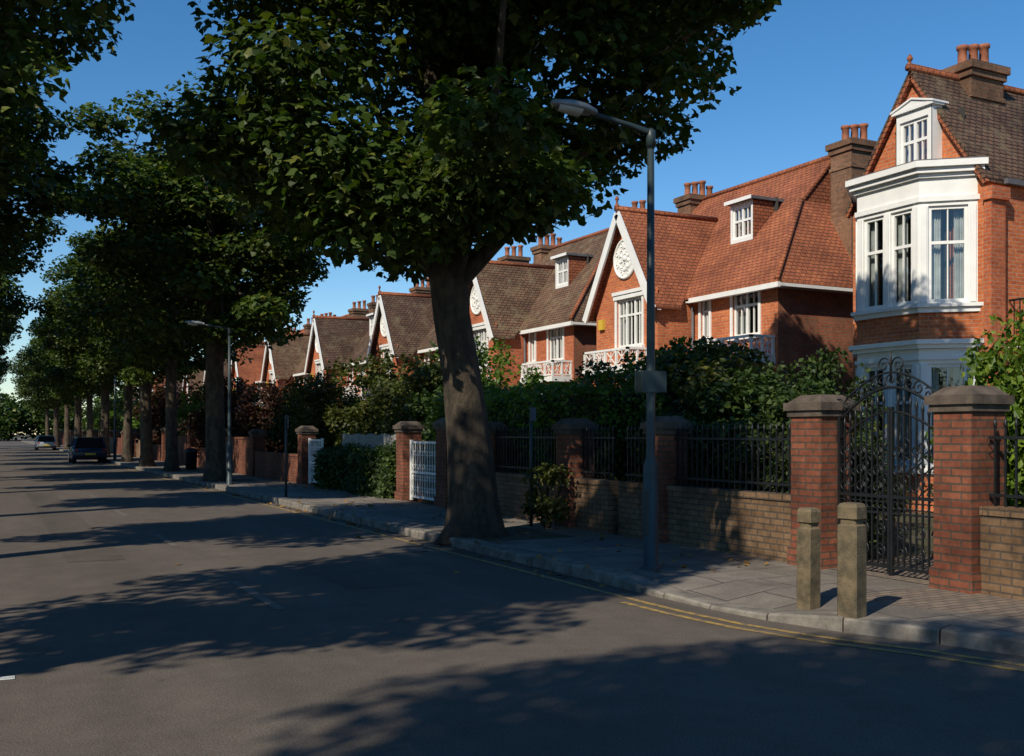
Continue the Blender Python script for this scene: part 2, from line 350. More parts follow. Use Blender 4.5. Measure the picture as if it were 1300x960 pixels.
for a in [('d',11,11.5,2.6,.8,0),('d2',10.2,12.3,2.4,1.0,1),('o',11,13.4,2.7,.9,2),('o',11.6,14.6,3.0,.8,1),('d2',11.6,14.9,3.1,1.1,3),
          ('m',12,16.1,3.2,.95,4),('d',12.6,15.7,3.1,1.1,2),('d2',13,18,3.2,1.2,2),
          ('d',11.2,17.7,2.8,1.1,5),('m',11.6,19.5,2.6,.9,1),('d',11,21.5,2.5,1,2),('d2',10.2,23.8,2.6,1,2),('o',11,26.5,3.6,1,3),('m',12.5,27,4.2,1.2,3),('o',11,30,3.9,1.1,1),('m',12,32,3.3,1,4),
          ('o',10.6,34.5,3.4,1.1,2),('d',11,38,3.6,1.1,1),('c',10.2,41,3.5,1.1,1),('m',11.5,44,3.4,1.1,2),('c',9.6,47.5,4,1.2,5),('o',11,51,4,1.2,5),('d',10.6,55,3.8,1.2,5),('m',11,60,4,1.2,5),
          ('c',9.6,64,4.6,1.5,0),('o',11,70,4,1.3,0),('m',11,77,4.5,1.5,0),('d',11,85,4.5,1.5,0),('o',11,94,4.5,1.6,1),('m',11,104,4.5,1.8,2),('d',11,116,4.5,2,3),
          ('d2',9.75,10.5,2.2,.7,1),('d',14.5,11.2,1.3,.8,3),('d',9.6,9.5,1.5,.5,4)]: bush(*a)
bush('b',10.75,7.45,3.0,.8,1,'laurel_shrub');bush('b',11.5,6.6,3.2,1.05,2.2,'laurel_shrub');bush('b',10.2,6.0,2.6,.9,4,'laurel_shrub')
bush('s',8.0,14.4,1.0,.9,1,'footway_shrub')

def hedge(name,x0,x1,y0,y1,z1,n,ls,mat,seed):
    rng=np.random.default_rng(seed);mb=MB()
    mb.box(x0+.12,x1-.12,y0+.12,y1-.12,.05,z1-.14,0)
    A=[(z1)*(y1-y0),(x1-x0)*(y1-y0),(x1-x0)*z1];tot=A[0]+A[1]+A[2]*2+A[0]
    P=[];O=[]
    def wob(u,v): return .10*np.sin(u*2.1+seed)+.07*np.sin(v*3.3+u)+.05*np.sin(u*5.7)
    k=int(n*A[0]/tot);u=rng.uniform(y0,y1,k);v=rng.uniform(.1,z1,k);P.append(np.stack([x0+rng.normal(0,.06,k)+wob(u,v),u,v],1));O.append(np.tile([-1,0,0],(k,1)))
    u=rng.uniform(y0,y1,k);v=rng.uniform(.1,z1,k);P.append(np.stack([x1+rng.normal(0,.06,k)-wob(u,v),u,v],1));O.append(np.tile([1,0,0],(k,1)))
    k=int(n*A[1]/tot*1.2);u=rng.uniform(y0,y1,k);w=rng.uniform(x0,x1,k);P.append(np.stack([w,u,z1+rng.normal(0,.06,k)+wob(u,w)],1));O.append(np.tile([0,0,1],(k,1)))
    for yy,sg in((y0,-1),(y1,1)):
        k=int(n*A[2]/tot);w=rng.uniform(x0,x1,k);v=rng.uniform(.1,z1,k);P.append(np.stack([w,yy+rng.normal(0,.06,k)+.0*w,v],1));O.append(np.tile([0,sg,0],(k,1)))
    leaves(mb,np.concatenate(P),ls,rng,KITE,1,.3,np.concatenate(O).astype(float))
    return mb.obj(name,[shrub_core,mat])
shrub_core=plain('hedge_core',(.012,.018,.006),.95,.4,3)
hedge('clipped_hedge',9.0,10.3,14.4,21.6,2.45,18000,.10,hedge_l,3)
hedge('clipped_hedge',9.1,9.9,9.9,13.6,1.8,10000,.10,shrub_d,5)
hedge('ivy_hedge',8.28,8.95,22.6,28.3,1.15,12000,.10,shrub_d,4)
hedge('clipped_hedge',-7.2,-6.2,-8,130,2.2,26000,.28,hedge_l,6)

# ------------------------------------------------------------------ houses
class House:
    def __init__(s,name,mats):
        s.e=empty(name);s.mats=mats;s.p={}
    def __getattr__(s,k):
        if k in('e','mats','p'): raise AttributeError
        if k not in s.p: s.p[k]=MB()
        return s.p[k]
    def done(s):
        for k,mb in s.p.items(): mb.obj(k,s.mats[k],s.e)
def wall(mb,p0,u,n,L,z0,z1,ops,rev=.14):
    A=sorted({0,L,*[o[0] for o in ops],*[o[1] for o in ops]});Z=sorted({z0,z1,*[o[2] for o in ops],*[o[3] for o in ops]})
    p0=Vector((p0[0],p0[1],0));u=Vector((u[0],u[1],0));n=Vector((n[0],n[1],0))
    def P(a,b,z): q=p0+u*a+n*b; return (q.x,q.y,z)
    for i in range(len(A)-1):
        for j in range(len(Z)-1):
            am=(A[i]+A[i+1])/2;zm=(Z[j]+Z[j+1])/2
            if any(o[0]<am<o[1] and o[2]<zm<o[3] for o in ops): continue
            mb.add([P(A[i],0,Z[j]),P(A[i+1],0,Z[j]),P(A[i+1],0,Z[j+1]),P(A[i],0,Z[j+1])],[(0,1,2,3)])
    for a0,a1,b0,b1 in ops:
        for q in([P(a0,0,b0),P(a0,-rev,b0),P(a0,-rev,b1),P(a0,0,b1)],[P(a1,0,b0),P(a1,-rev,b0),P(a1,-rev,b1),P(a1,0,b1)],
                 [P(a0,0,b0),P(a1,0,b0),P(a1,-rev,b0),P(a0,-rev,b0)],[P(a0,0,b1),P(a1,0,b1),P(a1,-rev,b1),P(a0,-rev,b1)]):
            mb.add(q,[(0,1,2,3)])
def window(H,p0,u,n,a0,a1,z0,z1,cols=2,transom=.68,surround=.09,curtains=True,bars=True,rng=random,cw=(.16,.34)):
    t=H.trim;fw=.065
    b0,b1=-.11,-.045
    for q in((a0+.001,a0+fw,z0,z1),(a1-fw,a1-.001,z0,z1),(a0+fw,a1-fw,z0+.001,z0+fw),(a0+fw,a1-fw,z1-fw,z1-.001)):
        t.lbox(p0,u,n,q[0],q[1],b0,b1,q[2],q[3])
    W=a1-a0
    for i in range(1,cols):
        m=a0+W*i/cols;t.lbox(p0,u,n,m-.035,m+.035,b0+.002,b1+.002,z0+fw,z1-fw)
    if transom:
        zt=z0+(z1-z0)*transom
        for i in range(cols):
            q0=a0+W*i/cols+(fw if i==0 else .035);q1=a0+W*(i+1)/cols-(fw if i==cols-1 else .035)
            t.lbox(p0,u,n,q0,q1,b0+.004,b1-.004,zt-.03,zt+.03)
            if bars:
                nb=2
                for k in range(1,nb):
                    m=q0+(q1-q0)*k/nb;t.lbox(p0,u,n,m-.011,m+.011,b0+.01,b1-.012,zt+.03,z1-fw)
                m=(q0+q1)/2
                t.lbox(p0,u,n,m-.011,m+.011,b0+.01,b1-.012,z0+fw,zt-.03)
    P0=Vector((*p0,0));U=Vector((*u,0));NN=Vector((*n,0))
    def P(a,b,z): q=P0+U*a+NN*b;return(q.x,q.y,z)
    H.glass.add([P(a0,-.085,z0),P(a1,-.085,z0),P(a1,-.085,z1),P(a0,-.085,z1)],[(0,1,2,3)])
    H.interior.add([P(a0-.25,-.75,z0-.3),P(a1+.25,-.75,z0-.3),P(a1+.25,-.75,z1+.2),P(a0-.25,-.75,z1+.2)],[(0,1,2,3)])
    if curtains:
        for sgn in(0,1):
            w=W*rng.uniform(*cw);s0=a0 if sgn==0 else a1-w
            V=[];F=[];k=18
            for i in range(k+1):
                a=s0+w*i/k;bb=-.24+.03*math.sin(i*1.9)
                V+= [P(a,bb,z0-.02),P(a,bb+.005,z1)]
            for i in range(k): F.append((2*i,2*i+2,2*i+3,2*i+1))
            H.curtain.add(V,F)
    if surround:
        s=surround
        t.lbox(p0,u,n,a0-s,a0-.001,-.03,.035,z0,z1);t.lbox(p0,u,n,a1+.001,a1+s,-.03,.035,z0,z1)
        t.lbox(p0,u,n,a0-s-.03,a1+s+.03,-.03,.07,z1+.001,z1+s+.03);t.lbox(p0,u,n,a0-s-.04,a1+s+.04,-.03,.10,z0-.09,z0-.001)
def chimney(H,x0,x1,y0,y1,z0,z1,npots,axis='x'):
    c=H.chimney;c.box(x0,x1,y0,y1,z0,z1-.3);c.box(x0-.05,x1+.05,y0-.05,y1+.05,z1-.3,z1-.16);c.box(x0-.1,x1+.1,y0-.1,y1+.1,z1-.16,z1)
    c.box(x0-.03,x1+.03,y0-.03,y1+.03,z1-.75,z1-.66)
    for i in range(npots):
        f=(i+.5)/npots;hh=.44+.07*((i*7)%3)
        x,y=((x0+(x1-x0)*f,(y0+y1)/2) if axis=='x' else ((x0+x1)/2,y0+(y1-y0)*f))
        H.pots.lathe(x,y,[(z1-.01,.13),(z1+.05,.13),(z1+.08,.10),(z1+hh-.09,.095),(z1+hh-.07,.125),(z1+hh,.125),(z1+hh+.001,.09)],12)
def medallion(H,x,y,z,r):
    t=H.trim;pts=[(x,y+r*math.cos(a),z+r*math.sin(a)) for a in np.linspace(0,2*math.pi,33)]
    V=[(x-.03,p[1],p[2]) for p in pts[:-1]];W=[(x+.02,p[1],p[2]) for p in pts[:-1]]
    t.add(V+W,[tuple(range(32))]+[(i,(i+1)%32,32+(i+1)%32,32+i) for i in range(32)])
    t.tube([(x-.03,p[1],p[2]) for p in pts],.045,8,0,cap=False)
    t.tube([(x-.03,y+(p[1]-y)*.62,z+(p[2]-z)*.62) for p in pts],.025,6,0,cap=False)
    for i in range(8):
        a=i*math.pi/4;cy,cz=y+math.cos(a)*r*.4,z+math.sin(a)*r*.4
        q=[(x-.04,cy+.1*math.cos(b),cz+.1*math.sin(b)) for b in np.linspace(0,2*math.pi,11)]
        t.tube(q,.022,6,0,cap=False)
        q=[(x-.04,y+(math.cos(a+.39)*r*.8)+.06*math.cos(b),z+math.sin(a+.39)*r*.8+.06*math.sin(b)) for b in np.linspace(0,2*math.pi,9)]
        t.tube(q,.018,6,0,cap=False)
    t.tube([(x-.02,y,z),(x-.07,y,z),(x-.1,y,z)],[.1,.09,.03],12)
def balustrade(mb,pts,z0,z1,step=.16):
    for i in range(len(pts)-1):
        p=Vector((*pts[i],0));q=Vector((*pts[i+1],0));L=(q-p).length;d=(q-p)/L;n=(d.y,-d.x)
        mb.lbox((p.x,p.y),d.xy,n,-.04,L+.04,-.04,.04,z1-.06,z1)
        mb.lbox((p.x,p.y),d.xy,n,-.04,L+.04,-.035,.035,z0+.03,z0+.08)
        k=max(2,round(L/.55));w=L/k
        for j in range(k+1):
            mb.lbox((p.x,p.y),d.xy,n,j*w-.03,j*w+.03,-.032,.032,z0,z1-.061)
        for j in range(k):
            a=p+d*(j*w+.03);b=p+d*((j+1)*w-.03)
            A=(a.x,a.y,z0+.08);Bq=(b.x,b.y,z0+.08);C=(a.x,a.y,z1-.06);D=(b.x,b.y,z1-.06);c=((a.x+b.x)/2,(a.y+b.y)/2)
            mb.beam(A,D,.022,.022);mb.beam(Bq,C,.022,.024);mb.beam((c[0],c[1],z0+.08),(c[0],c[1],z1-.06),.02,.02,up=(1,0,0))

yellow_box=plain('alarm_box_yellow',(.6,.4,.05),.5,.1,2)
def house_std(dy,tile,seed,front=None):
    rg=random.Random(seed)
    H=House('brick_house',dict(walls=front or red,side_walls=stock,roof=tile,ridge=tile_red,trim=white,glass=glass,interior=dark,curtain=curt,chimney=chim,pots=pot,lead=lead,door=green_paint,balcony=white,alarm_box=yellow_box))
    X0,Xw=17.7,16.5;Y=lambda y:y+dy
    U=(0,1);NX=(-1,0)
    p=(X0,Y(19.9));ops=[(.72,1.75,4.2,5.5),(2.75,3.12,4.25,5.5),(2.35,3.25,.1,2.4)]
    wall(H.walls,p,U,NX,3.5,0,5.8,ops)
    window(H,p,U,NX,.72,1.75,4.2,5.5,2,.62,rng=rg);window(H,p,U,NX,2.75,3.12,4.25,5.5,1,.62,rng=rg)
    H.door.lbox(p,U,NX,2.35,3.25,-.12,-.06,.1,2.4);
    for a in(2.45,2.85):
        H.door.lbox(p,U,NX,a,a+.3,-.061,-.04,.3,1.1);H.door.lbox(p,U,NX,a,a+.3,-.061,-.04,1.25,2.2)
    pb=(17.05,Y(20.1));wall(H.walls,pb,U,NX,2.1,0,3.4,[(.25,1.85,1.0,2.9)]);window(H,pb,U,NX,.25,1.85,1.0,2.9,3,.65,rng=rg)
    wall(H.walls,(17.05,Y(20.1)),(1,0),(0,-1),.65,0,3.4,[]);wall(H.walls,(17.05,Y(22.2)),(1,0),(0,1),.65,0,3.4,[])
    H.trim.box(16.9,17.69,Y(19.98),Y(22.32),3.4,3.58)
    balustrade(H.balcony,[(17.66,Y(20.04)),(16.96,Y(20.04)),(16.96,Y(22.26)),(17.66,Y(22.26))],3.58,4.12)
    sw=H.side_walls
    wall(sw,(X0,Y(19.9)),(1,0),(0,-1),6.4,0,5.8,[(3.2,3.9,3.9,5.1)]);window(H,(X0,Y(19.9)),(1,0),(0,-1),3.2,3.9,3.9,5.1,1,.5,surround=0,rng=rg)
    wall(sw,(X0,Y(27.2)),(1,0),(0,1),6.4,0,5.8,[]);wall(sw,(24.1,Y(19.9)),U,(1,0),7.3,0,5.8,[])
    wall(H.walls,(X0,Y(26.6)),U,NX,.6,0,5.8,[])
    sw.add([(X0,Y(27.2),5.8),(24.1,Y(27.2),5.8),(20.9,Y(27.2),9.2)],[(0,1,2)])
    wall(H.walls,(Xw,Y(23.4)),(1,0),(0,-1),1.2,0,5.5,[]);wall(H.walls,(Xw,Y(26.6)),(1,0),(0,1),1.2,0,5.5,[])
    wall(H.walls,(Xw,Y(23.4)),U,NX,3.2,0,5.7,[(.75,2.05,4.15,5.55)])
    H.walls.add([(Xw,Y(23.53),5.7),(Xw,Y(26.47),5.7),(Xw,Y(25),8.05)],[(0,1,2)])
    window(H,(Xw,Y(23.4)),U,NX,.75,2.05,4.15,5.55,3,.66,rng=rg)
    H.trim.box(Xw-.1,Xw+.02,Y(24.0),Y(25.6),5.68,5.78)
    H.trim.box(Xw-.04,Xw+.0,Y(23.36),Y(26.64),3.5,3.62)
    pw=(Xw-.6,Y(23.9));wall(H.walls,pw,U,NX,2.2,0,3.35,[(.25,1.95,.95,2.8)]);window(H,pw,U,NX,.25,1.95,.95,2.8,3,.66,rng=rg)
    wall(H.walls,pw,(1,0),(0,-1),.6,0,3.35,[]);wall(H.walls,(Xw-.6,Y(26.1)),(1,0),(0,1),.6,0,3.35,[])
    H.trim.box(Xw-.75,Xw-.05,Y(23.8),Y(26.2),3.35,3.5)
    balustrade(H.balcony,[(Xw-.05,Y(23.86)),(Xw-.69,Y(23.86)),(Xw-.69,Y(26.14)),(Xw-.05,Y(26.14))],3.5,4.05)
    medallion(H,Xw,Y(24.98),6.72,.56)
    H.alarm_box.box(Xw-.1,Xw-.001,Y(26.1),Y(26.35),4.75,5.05)
    R=H.roof
    R.slab([(17.4,Y(19.6),5.47),(19.68,Y(21.2),7.98),(20.9,Y(21.2),9.32),(20.9,Y(27.45),9.32),(17.4,Y(27.45),5.47)][::-1],.09)
    R.slab([(24.4,Y(19.6),5.47),(22.12,Y(21.2),7.98),(20.9,Y(21.2),9.32),(20.9,Y(27.45),9.32),(24.4,Y(27.45),5.47)],.09)
    R.slab([(17.4,Y(19.6),5.47),(24.4,Y(19.6),5.47),(22.12,Y(21.2),7.98),(19.68,Y(21.2),7.98)],.09)
    H.ridge.add([(19.75,Y(21.25),7.95),(22.05,Y(21.25),7.95),(20.9,Y(21.25),9.22)],[(0,1,2)])
    m=(8.15-5.5)/1.6;ze=8.15-1.8*m
    for sg in(-1,1):
        yy=Y(25+sg*1.8);R.slab([(16.2,Y(25),8.15),(19.83,Y(25),8.15),(17.15,yy,ze),(16.2,yy,ze)],.09)
        H.trim.beam((16.2,yy,ze-.13),(16.2,Y(25),8.15-.16),.06,.24)
        H.trim.beam((16.34,yy,ze-.12),(Xw-.03,yy,ze-.12),.02,.02)
    H.ridge.tube([(16.15,Y(25),8.15),(19.8,Y(25),8.15)],.09,8);H.ridge.tube([(20.9,Y(21.1),9.33),(20.9,Y(27.5),9.33)],.09,8)
    H.ridge.lathe(16.2,Y(25),[(8.15,.07),(8.22,.08),(8.30,.03),(8.36,.03),(8.42,.065),(8.48,.04),(8.52,.01)],10)
    for a,b in(((17.4,19.6,5.49),(19.68,21.2,8.0)),((24.4,19.6,5.49),(22.12,21.2,8.0))): H.ridge.tube([(a[0],Y(a[1]),a[2]),(b[0],Y(b[1]),b[2])],.07,8)
    H.trim.box(17.36,17.44,Y(19.52),Y(23.15),5.27,5.40);H.trim.box(17.44,24.4,Y(19.52),Y(19.6),5.30,5.38);H.trim.box(17.44,17.7,Y(19.6),Y(23.4),5.30,5.34)
    H.trim.box(17.7,24.1,Y(19.6),Y(19.9),5.30,5.34)
    H.lead.tube([(17.62,Y(23.3),5.2),(17.62,Y(23.3),.1)],.04,8)
    y0,y1=Y(22.15),Y(23.1)
    wall(H.trim,(18.8,y0),U,NX,.95,6.95,8.12,[(.07,.88,7.12,8.02)],.1);window(H,(18.8,y0),U,NX,.07,.88,7.12,8.02,2,.55,surround=0,rng=rg)
    H.ridge.box(18.81,19.95,y0-.001,y0+.03,6.95,8.1);H.ridge.box(18.81,19.95,y1-.03,y1+.001,6.95,8.1);H.lead.box(18.66,20.0,y0-.1,y1+.1,8.12,8.2)
    H.trim.box(18.64,18.66,y0-.1,y1+.1,8.11,8.21)
    chimney(H,20.4,21.4,Y(20.1),Y(20.85),5.5,9.48,3);chimney(H,20.4,21.6,Y(27.1),Y(27.8),5.5,9.45,4)
    if seed in(5,8,11):
        H.lead.tube([(20.9,Y(24),9.3),(20.9,Y(24),10.9)],.018,6);H.lead.tube([(20.9,Y(23.5),10.8),(20.9,Y(24.6),10.8)],.012,5)
        for i in range(6): H.lead.tube([(20.65,Y(23.5+i*.2),10.8),(21.15,Y(23.5+i*.2),10.8)],.008,4)
    H.done();return H
for k,(dy,t) in enumerate([(0,tile_red),(10.1,tile_brn),(20.2,tile_dk),(31,tile_dk),(41.6,tile_brn),(52,tile_red),(62.5,tile_dk),(73,tile_brn),(84,tile_dk),(95,tile_red),(107,tile_dk),(119,tile_brn)]):
    house_std(dy,t,k+3,red if k%3==0 else red2)

# nearest house
H=House('brick_house',dict(walls=red,pilaster=red2,roof=tile_dk,ridge=tile_red,trim=white,glass=glass,interior=dark,curtain=curt,chimney=chim,pots=pot,lead=lead,balcony_railing=iron,door=green_paint))
U=(0,1);NX=(-1,0);Xf=17.0
wall(H.walls,(Xf,13.3),U,NX,3.4,0,6.6,[])
H.walls.add([(Xf,13.3,6.6),(Xf,16.7,6.6),(Xf,15,9.08)],[(0,1,2)])
wall(H.walls,(Xf,13.3),(1,0),(0,-1),8,0,6.6,[(1.6,2.6,4.1,5.7)]);window(H,(Xf,13.3),(1,0),(0,-1),1.6,2.6,4.1,5.7,2,.6)
wall(H.walls,(Xf,16.7),(1,0),(0,1),8,0,6.6,[]);wall(H.walls,(25,13.3),U,(1,0),3.4,0,6.6,[])
H.walls.add([(25,13.3,6.6),(25,16.7,6.6),(25,15,9.08)],[(0,1,2)])
H.pilaster.box(16.95,17.35,13.16,13.32,0,6.1);H.pilaster.box(16.9,17.42,13.1,13.33,6.1,6.35)
wall(H.walls,(19.6,6.5),U,NX,6.8,0,5.9,[(1,2.4,3.9,5.5),(4,5.4,3.9,5.5),(1,2.4,.9,2.9),(4,5.1,.1,2.5)])
for a in(1,4): window(H,(19.6,6.5),U,NX,a,a+1.4,3.9,5.5,3,.62)
window(H,(19.6,6.5),U,NX,1,2.4,.9,2.9,3,.62);H.door.lbox((19.6,6.5),U,NX,4,5.1,-.12,-.06,.1,2.5)
wall(H.walls,(19.6,6.5),(1,0),(0,-1),5.6,0,5.9,[]);wall(H.walls,(25.2,6.5),U,(1,0),6.8,0,5.9,[])
H.roof.slab([(19.3,6.2,5.7),(19.3,13.3,5.7),(22.4,13.3,8.8),(22.4,8.2,8.8)][::-1],.09);H.roof.slab([(25.5,6.2,5.7),(25.5,13.3,5.7),(22.4,13.3,8.8),(22.4,8.2,8.8)],.09)
H.roof.slab([(19.3,6.2,5.7),(25.5,6.2,5.7),(22.4,8.2,8.8)],.09)
m=(9.12-6.6)/1.7;ze=9.14-1.75*m
for sg in(-1,1):
    yy=15+sg*1.77;H.roof.slab([(16.85,15,9.14),(25.2,15,9.14),(25.2,yy,ze),(16.85,yy,ze)],.1)
    H.ridge.beam((16.9,yy,ze-.13),(16.9,15,9.14-.15),.08,.09)
    H.lead.beam((17.4,yy+sg*.03,ze-.05),(25.2,yy+sg*.03,ze-.05),.1,.1)
H.ridge.tube([(16.8,15,9.16),(25.2,15,9.16)],.09,8)
H.ridge.lathe(16.85,15,[(9.12,.08),(9.19,.07),(9.23,.03),(9.27,.03),(9.33,.065),(9.39,.04),(9.43,.01)],10)
def facet(pa,pb):
    pa=Vector(pa);pb=Vector(pb);L=(pb-pa).length;u=(pb-pa)/L;n=(-u.y,u.x);return pa,(u.x,u.y),n,L
def bayring(off):
    return [(17.0,13.5-off),(16.2-off*.9,14.2-off*.5),(16.2-off*.9,15.8+off*.5),(17.0,16.5+off)]
def bayslab(mb,off,z0,z1):
    r=bayring(off);n=4;P=[(x,y,z0) for x,y in r]+[(x,y,z1) for x,y in r]
    mb.add(P,[(3,2,1,0),(4,5,6,7)]+[(i,(i+1)%4,4+(i+1)%4,4+i) for i in range(3)])
r=bayring(0)
for i in range(3):
    p,u,n,L=facet(r[i],r[i+1])
    nl=2 if i==1 else 1
    mrg=.17;ops=[]
    w=(L-mrg*(nl+1))/nl
    for k in range(nl):
        a=mrg+k*(w+mrg);ops.append((a,a+w))
    for (z0,z1) in((4.2,6.08),(1.05,3.0)):
        wall(H.trim,p,u,n,L,z0-.15,z1+.15,[(a,b,z0,z1) for a,b in ops],.12)
        for a,b in ops: window(H,p,u,n,a,b,z0,z1,1,.62,surround=0,bars=True,cw=(.3,.46))
        for k in range(nl+1):
            a=mrg/2+k*(w+mrg) 
            H.trim.lbox(p,u,n,a-.055,a+.055,.0,.03,z0,z1)
    wall(H.walls,p,u,n,L,3.45,4.05,[]);wall(H.walls,p,u,n,L,0,.9,[])
    wall(H.trim,p,u,n,L,6.23,6.75,[]);wall(H.trim,p,u,n,L,3.15,3.45,[])
for off,z0,z1 in((.06,4.00,4.10),(.13,4.10,4.17),(.05,6.16,6.26),(.07,6.62,6.70),(.16,6.70,6.80),(.24,6.80,6.92),(.05,3.08,3.15),(.10,3.30,3.38),(.17,3.38,3.47),(.08,.86,1.0)): bayslab(H.trim,off,z0,z1)
bayslab(H.lead,.2,6.92,6.95)
ax=16.72
wall(H.trim,(ax,14.33),U,NX,.92,6.95,8.2,[(.1,.82,7.05,8.02)],.1);window(H,(ax,14.33),U,NX,.1,.82,7.05,8.02,2,.55,surround=0)
H.trim.box(ax+.0,Xf,14.33,14.35,6.95,8.2);H.trim.box(ax+.0,Xf,15.23,15.25,6.95,8.2)
H.trim.box(ax-.06,Xf,14.27,15.31,8.2,8.27)
for s0,s1 in((14.25,14.79),(15.33,14.79)): H.trim.slab([(ax-.08,s0,8.28),(Xf+.1,s0,8.28),(Xf+.1,s1,8.45),(ax-.08,s1,8.45)],.04)
H.trim.add([(ax-.05,14.28,8.26),(ax-.05,15.3,8.26),(ax-.05,14.79,8.42)],[(0,1,2)])
chimney(H,18.25,19.25,14.65,15.35,8.3,9.42,3)
H.trim.box(17.6,19.55,12.2,13.28,3.3,3.42)
for i in range(16): H.balcony_railing.box(17.64+i*.125,17.655+i*.125,12.25,12.265,3.42,4.2)
H.balcony_railing.box(17.6,19.55,12.24,12.28,4.2,4.24)
for i in range(8): H.balcony_railing.box(17.62,17.64,12.3+i*.125,12.315+i*.125,3.42,4.2)
H.balcony_railing.box(17.6,17.64,12.28,13.28,4.2,4.24)
H.done()

# ------------------------------------------------------------------ ground, road, footways
def sheet(name,x0,x1,y0,y1,z,mat,nx=1,ny=1):
    mb=MB();xs=np.linspace(x0,x1,nx+1);ys=np.linspace(y0,y1,ny+1)
    V=[(x,y,z) for y in ys for x in xs];F=[(j*(nx+1)+i,j*(nx+1)+i+1,(j+1)*(nx+1)+i+1,(j+1)*(nx+1)+i) for j in range(ny) for i in range(nx)]
    mb.add(V,F);return mb.obj(name,mat)
sheet('ground',-900,900,-600,1200,-.012,earth)
sheet('road',-1.3,14,-30,420,0,asph,1,30)
mb=MB();mb.add([(3.4,10.4,.003),(4.25,10.35,.003),(4.3,13.1,.003),(3.42,13.15,.003)],[(0,1,2,3)]);mb.add([(.9,14.2,.003),(1.6,14.2,.003),(1.62,31,.003),(.92,31,.003)],[(0,1,2,3)]);mb.obj('road_patch',asph2)
kp=[(6.0,420),(6.0,60),(6.0,30),(6.0,14),(6.0,8.4),(6.02,7.7),(6.1,7.0),(6.3,6.3),(6.62,5.6),(6.85,4.9),(7.2,4.0),(7.8,2.9),(8.8,1.6),(10.4,.3),(14,-1)]
def resample(pts,step):
    out=[];
    for i in range(len(pts)-1):
        p=Vector(pts[i]);q=Vector(pts[i+1]);L=(q-p).length;k=max(1,int(L/step)) 
        for j in range(k): out.append(p+(q-p)*j/k)
    out.append(Vector(pts[-1]));return out
near=[p for p in kp if p[1]<=60]
kk=[Vector((6.0,420)),Vector((6.0,200))]+resample([(6.0,200)]+near[0:],.92)[1:]
def nrm(i,K):
    d=(K[min(i+1,len(K)-1)]-K[max(i-1,0)]).normalized();return Vector((-d.y,d.x))
def kz(p):
    y=p.y
    if 6.5<y<8.9: 
        t=abs(y-7.7)/1.2;return .035+(.12-.035)*max(0,min(1,(t-.45)/.55))
    return .12
mb=MB();mf=MB()
rg=random.Random(4)
for i in range(len(kk)-1):
    p,q=kk[i],kk[i+1];n0,n1=nrm(i,kk),nrm(i+1,kk);g=.008
    d=(q-p).normalized()
    a=p+d*g;b=q-d*g;w=.26;j=rg.uniform(-.009,.009);za,zb=kz(p)+j+.004,kz(q)+j+.004
    c=.02
    V=[];
    for e,n,z in((a,n0,za),(b,n1,zb)):
        for off,zz in((j,-.05),(j,z-c),(j+c,z),(w,z),(w,-.05)):
            s=e+n*off;V.append((s.x,s.y,zz))
    mb.add(V,[(0,1,6,5),(1,2,7,6),(2,3,8,7),(3,4,9,8),(0,4,3,2,1),(5,6,7,8,9)])
    A0=p+n0*.255;A1=q+n1*.255;B0=p+n0*.9;B1=q+n1*.9
    mf.add([(A0.x,A0.y,kz(p)),(A1.x,A1.y,kz(q)),(B1.x,B1.y,.12),(B0.x,B0.y,.12)],[(0,1,2,3)])
    cx0=8.42 if p.y>5.4 else max(8.42,B0.x+.6);cx1=8.42 if q.y>5.4 else max(8.42,B1.x+.6)
    mf.add([(B0.x,B0.y,.12),(B1.x,B1.y,.12),(cx1,B1.y,.12),(cx0,B0.y,.12)],[(0,1,2,3)],0 if p.y>7 else 1)
mb.obj('kerb',kerbm);mf.obj('pavement',[pave,sett])
mb=MB()
for i in range(230):
    y=-28+i*.92;mb.box(-1.56,-1.3+rg.uniform(-.005,.005),y+.006,y+.914,-.05,.124)
mb.obj('kerb',kerbm)
sheet('pavement',-5.6,-1.56,-28,420,.12,pave);sheet('garden_ground',-60,-5.6,-28,420,.11,earth)
sheet('garden_ground',8.5,80,3,420,.10,earth,1,1)
sheet('driveway',8.42,17,6.9,9.0,.125,sett)
def stripe(name,K,off0,off1,z,mat,skip=None):
    mb=MB()
    for i in range(len(K)-1):
        if skip and skip(K[i]): continue
        n0,n1=nrm(i,K),nrm(i+1,K)
        a,b,c,d=K[i]-n0*off0,K[i+1]-n1*off0,K[i+1]-n1*off1,K[i]-n0*off1
        mb.add([(v.x,v.y,z) for v in(a,b,c,d)],[(0,1,2,3)])
    mb.obj(name,mat)
K2=[k for k in kk if k.y<200]
stripe('yellow_line',K2,.28,.35,.004,yellow);stripe('yellow_line',K2,.46,.53,.004,yellow,skip=lambda p:p.y>9)
mb=MB()
for i in range(24): mb.box(2.38,2.48,9.5+i*6,11.5+i*6,.004,.006)
mb.obj('centre_line',whitew)
mb=MB();mb.box(-.5,.16,7.62,7.72,.004,.006);mb.box(-.6,-.5,7.62,12,.004,.006);mb.obj('parking_bay_line',whitep)
mb=MB()
for tx,ty in((6.95,13.9),(6.95,33.6),(6.95,43)):
    mb.box(tx-.68,tx+.75,ty-.9,ty+.9,.118,.126)
mb.obj('tree_pit',earth)
mb=MB();mb.box(5.2,5.5,13.2,13.6,.001,.006)
for i in range(6): mb.box(5.23,5.47,13.23+i*.06,13.26+i*.06,.006,.012)
mb.obj('drain_grating',iron)
mb=MB();mb.box(7.3,7.8,11.6,12.2,.119,.126);mb.obj('inspection_cover',lead)
rng=np.random.default_rng(8);n=300
x=np.where(rng.uniform(size=n)<.5,rng.normal(5.87,.10,n),rng.uniform(6.3,8.3,n));y=rng.uniform(8.9,32,n)
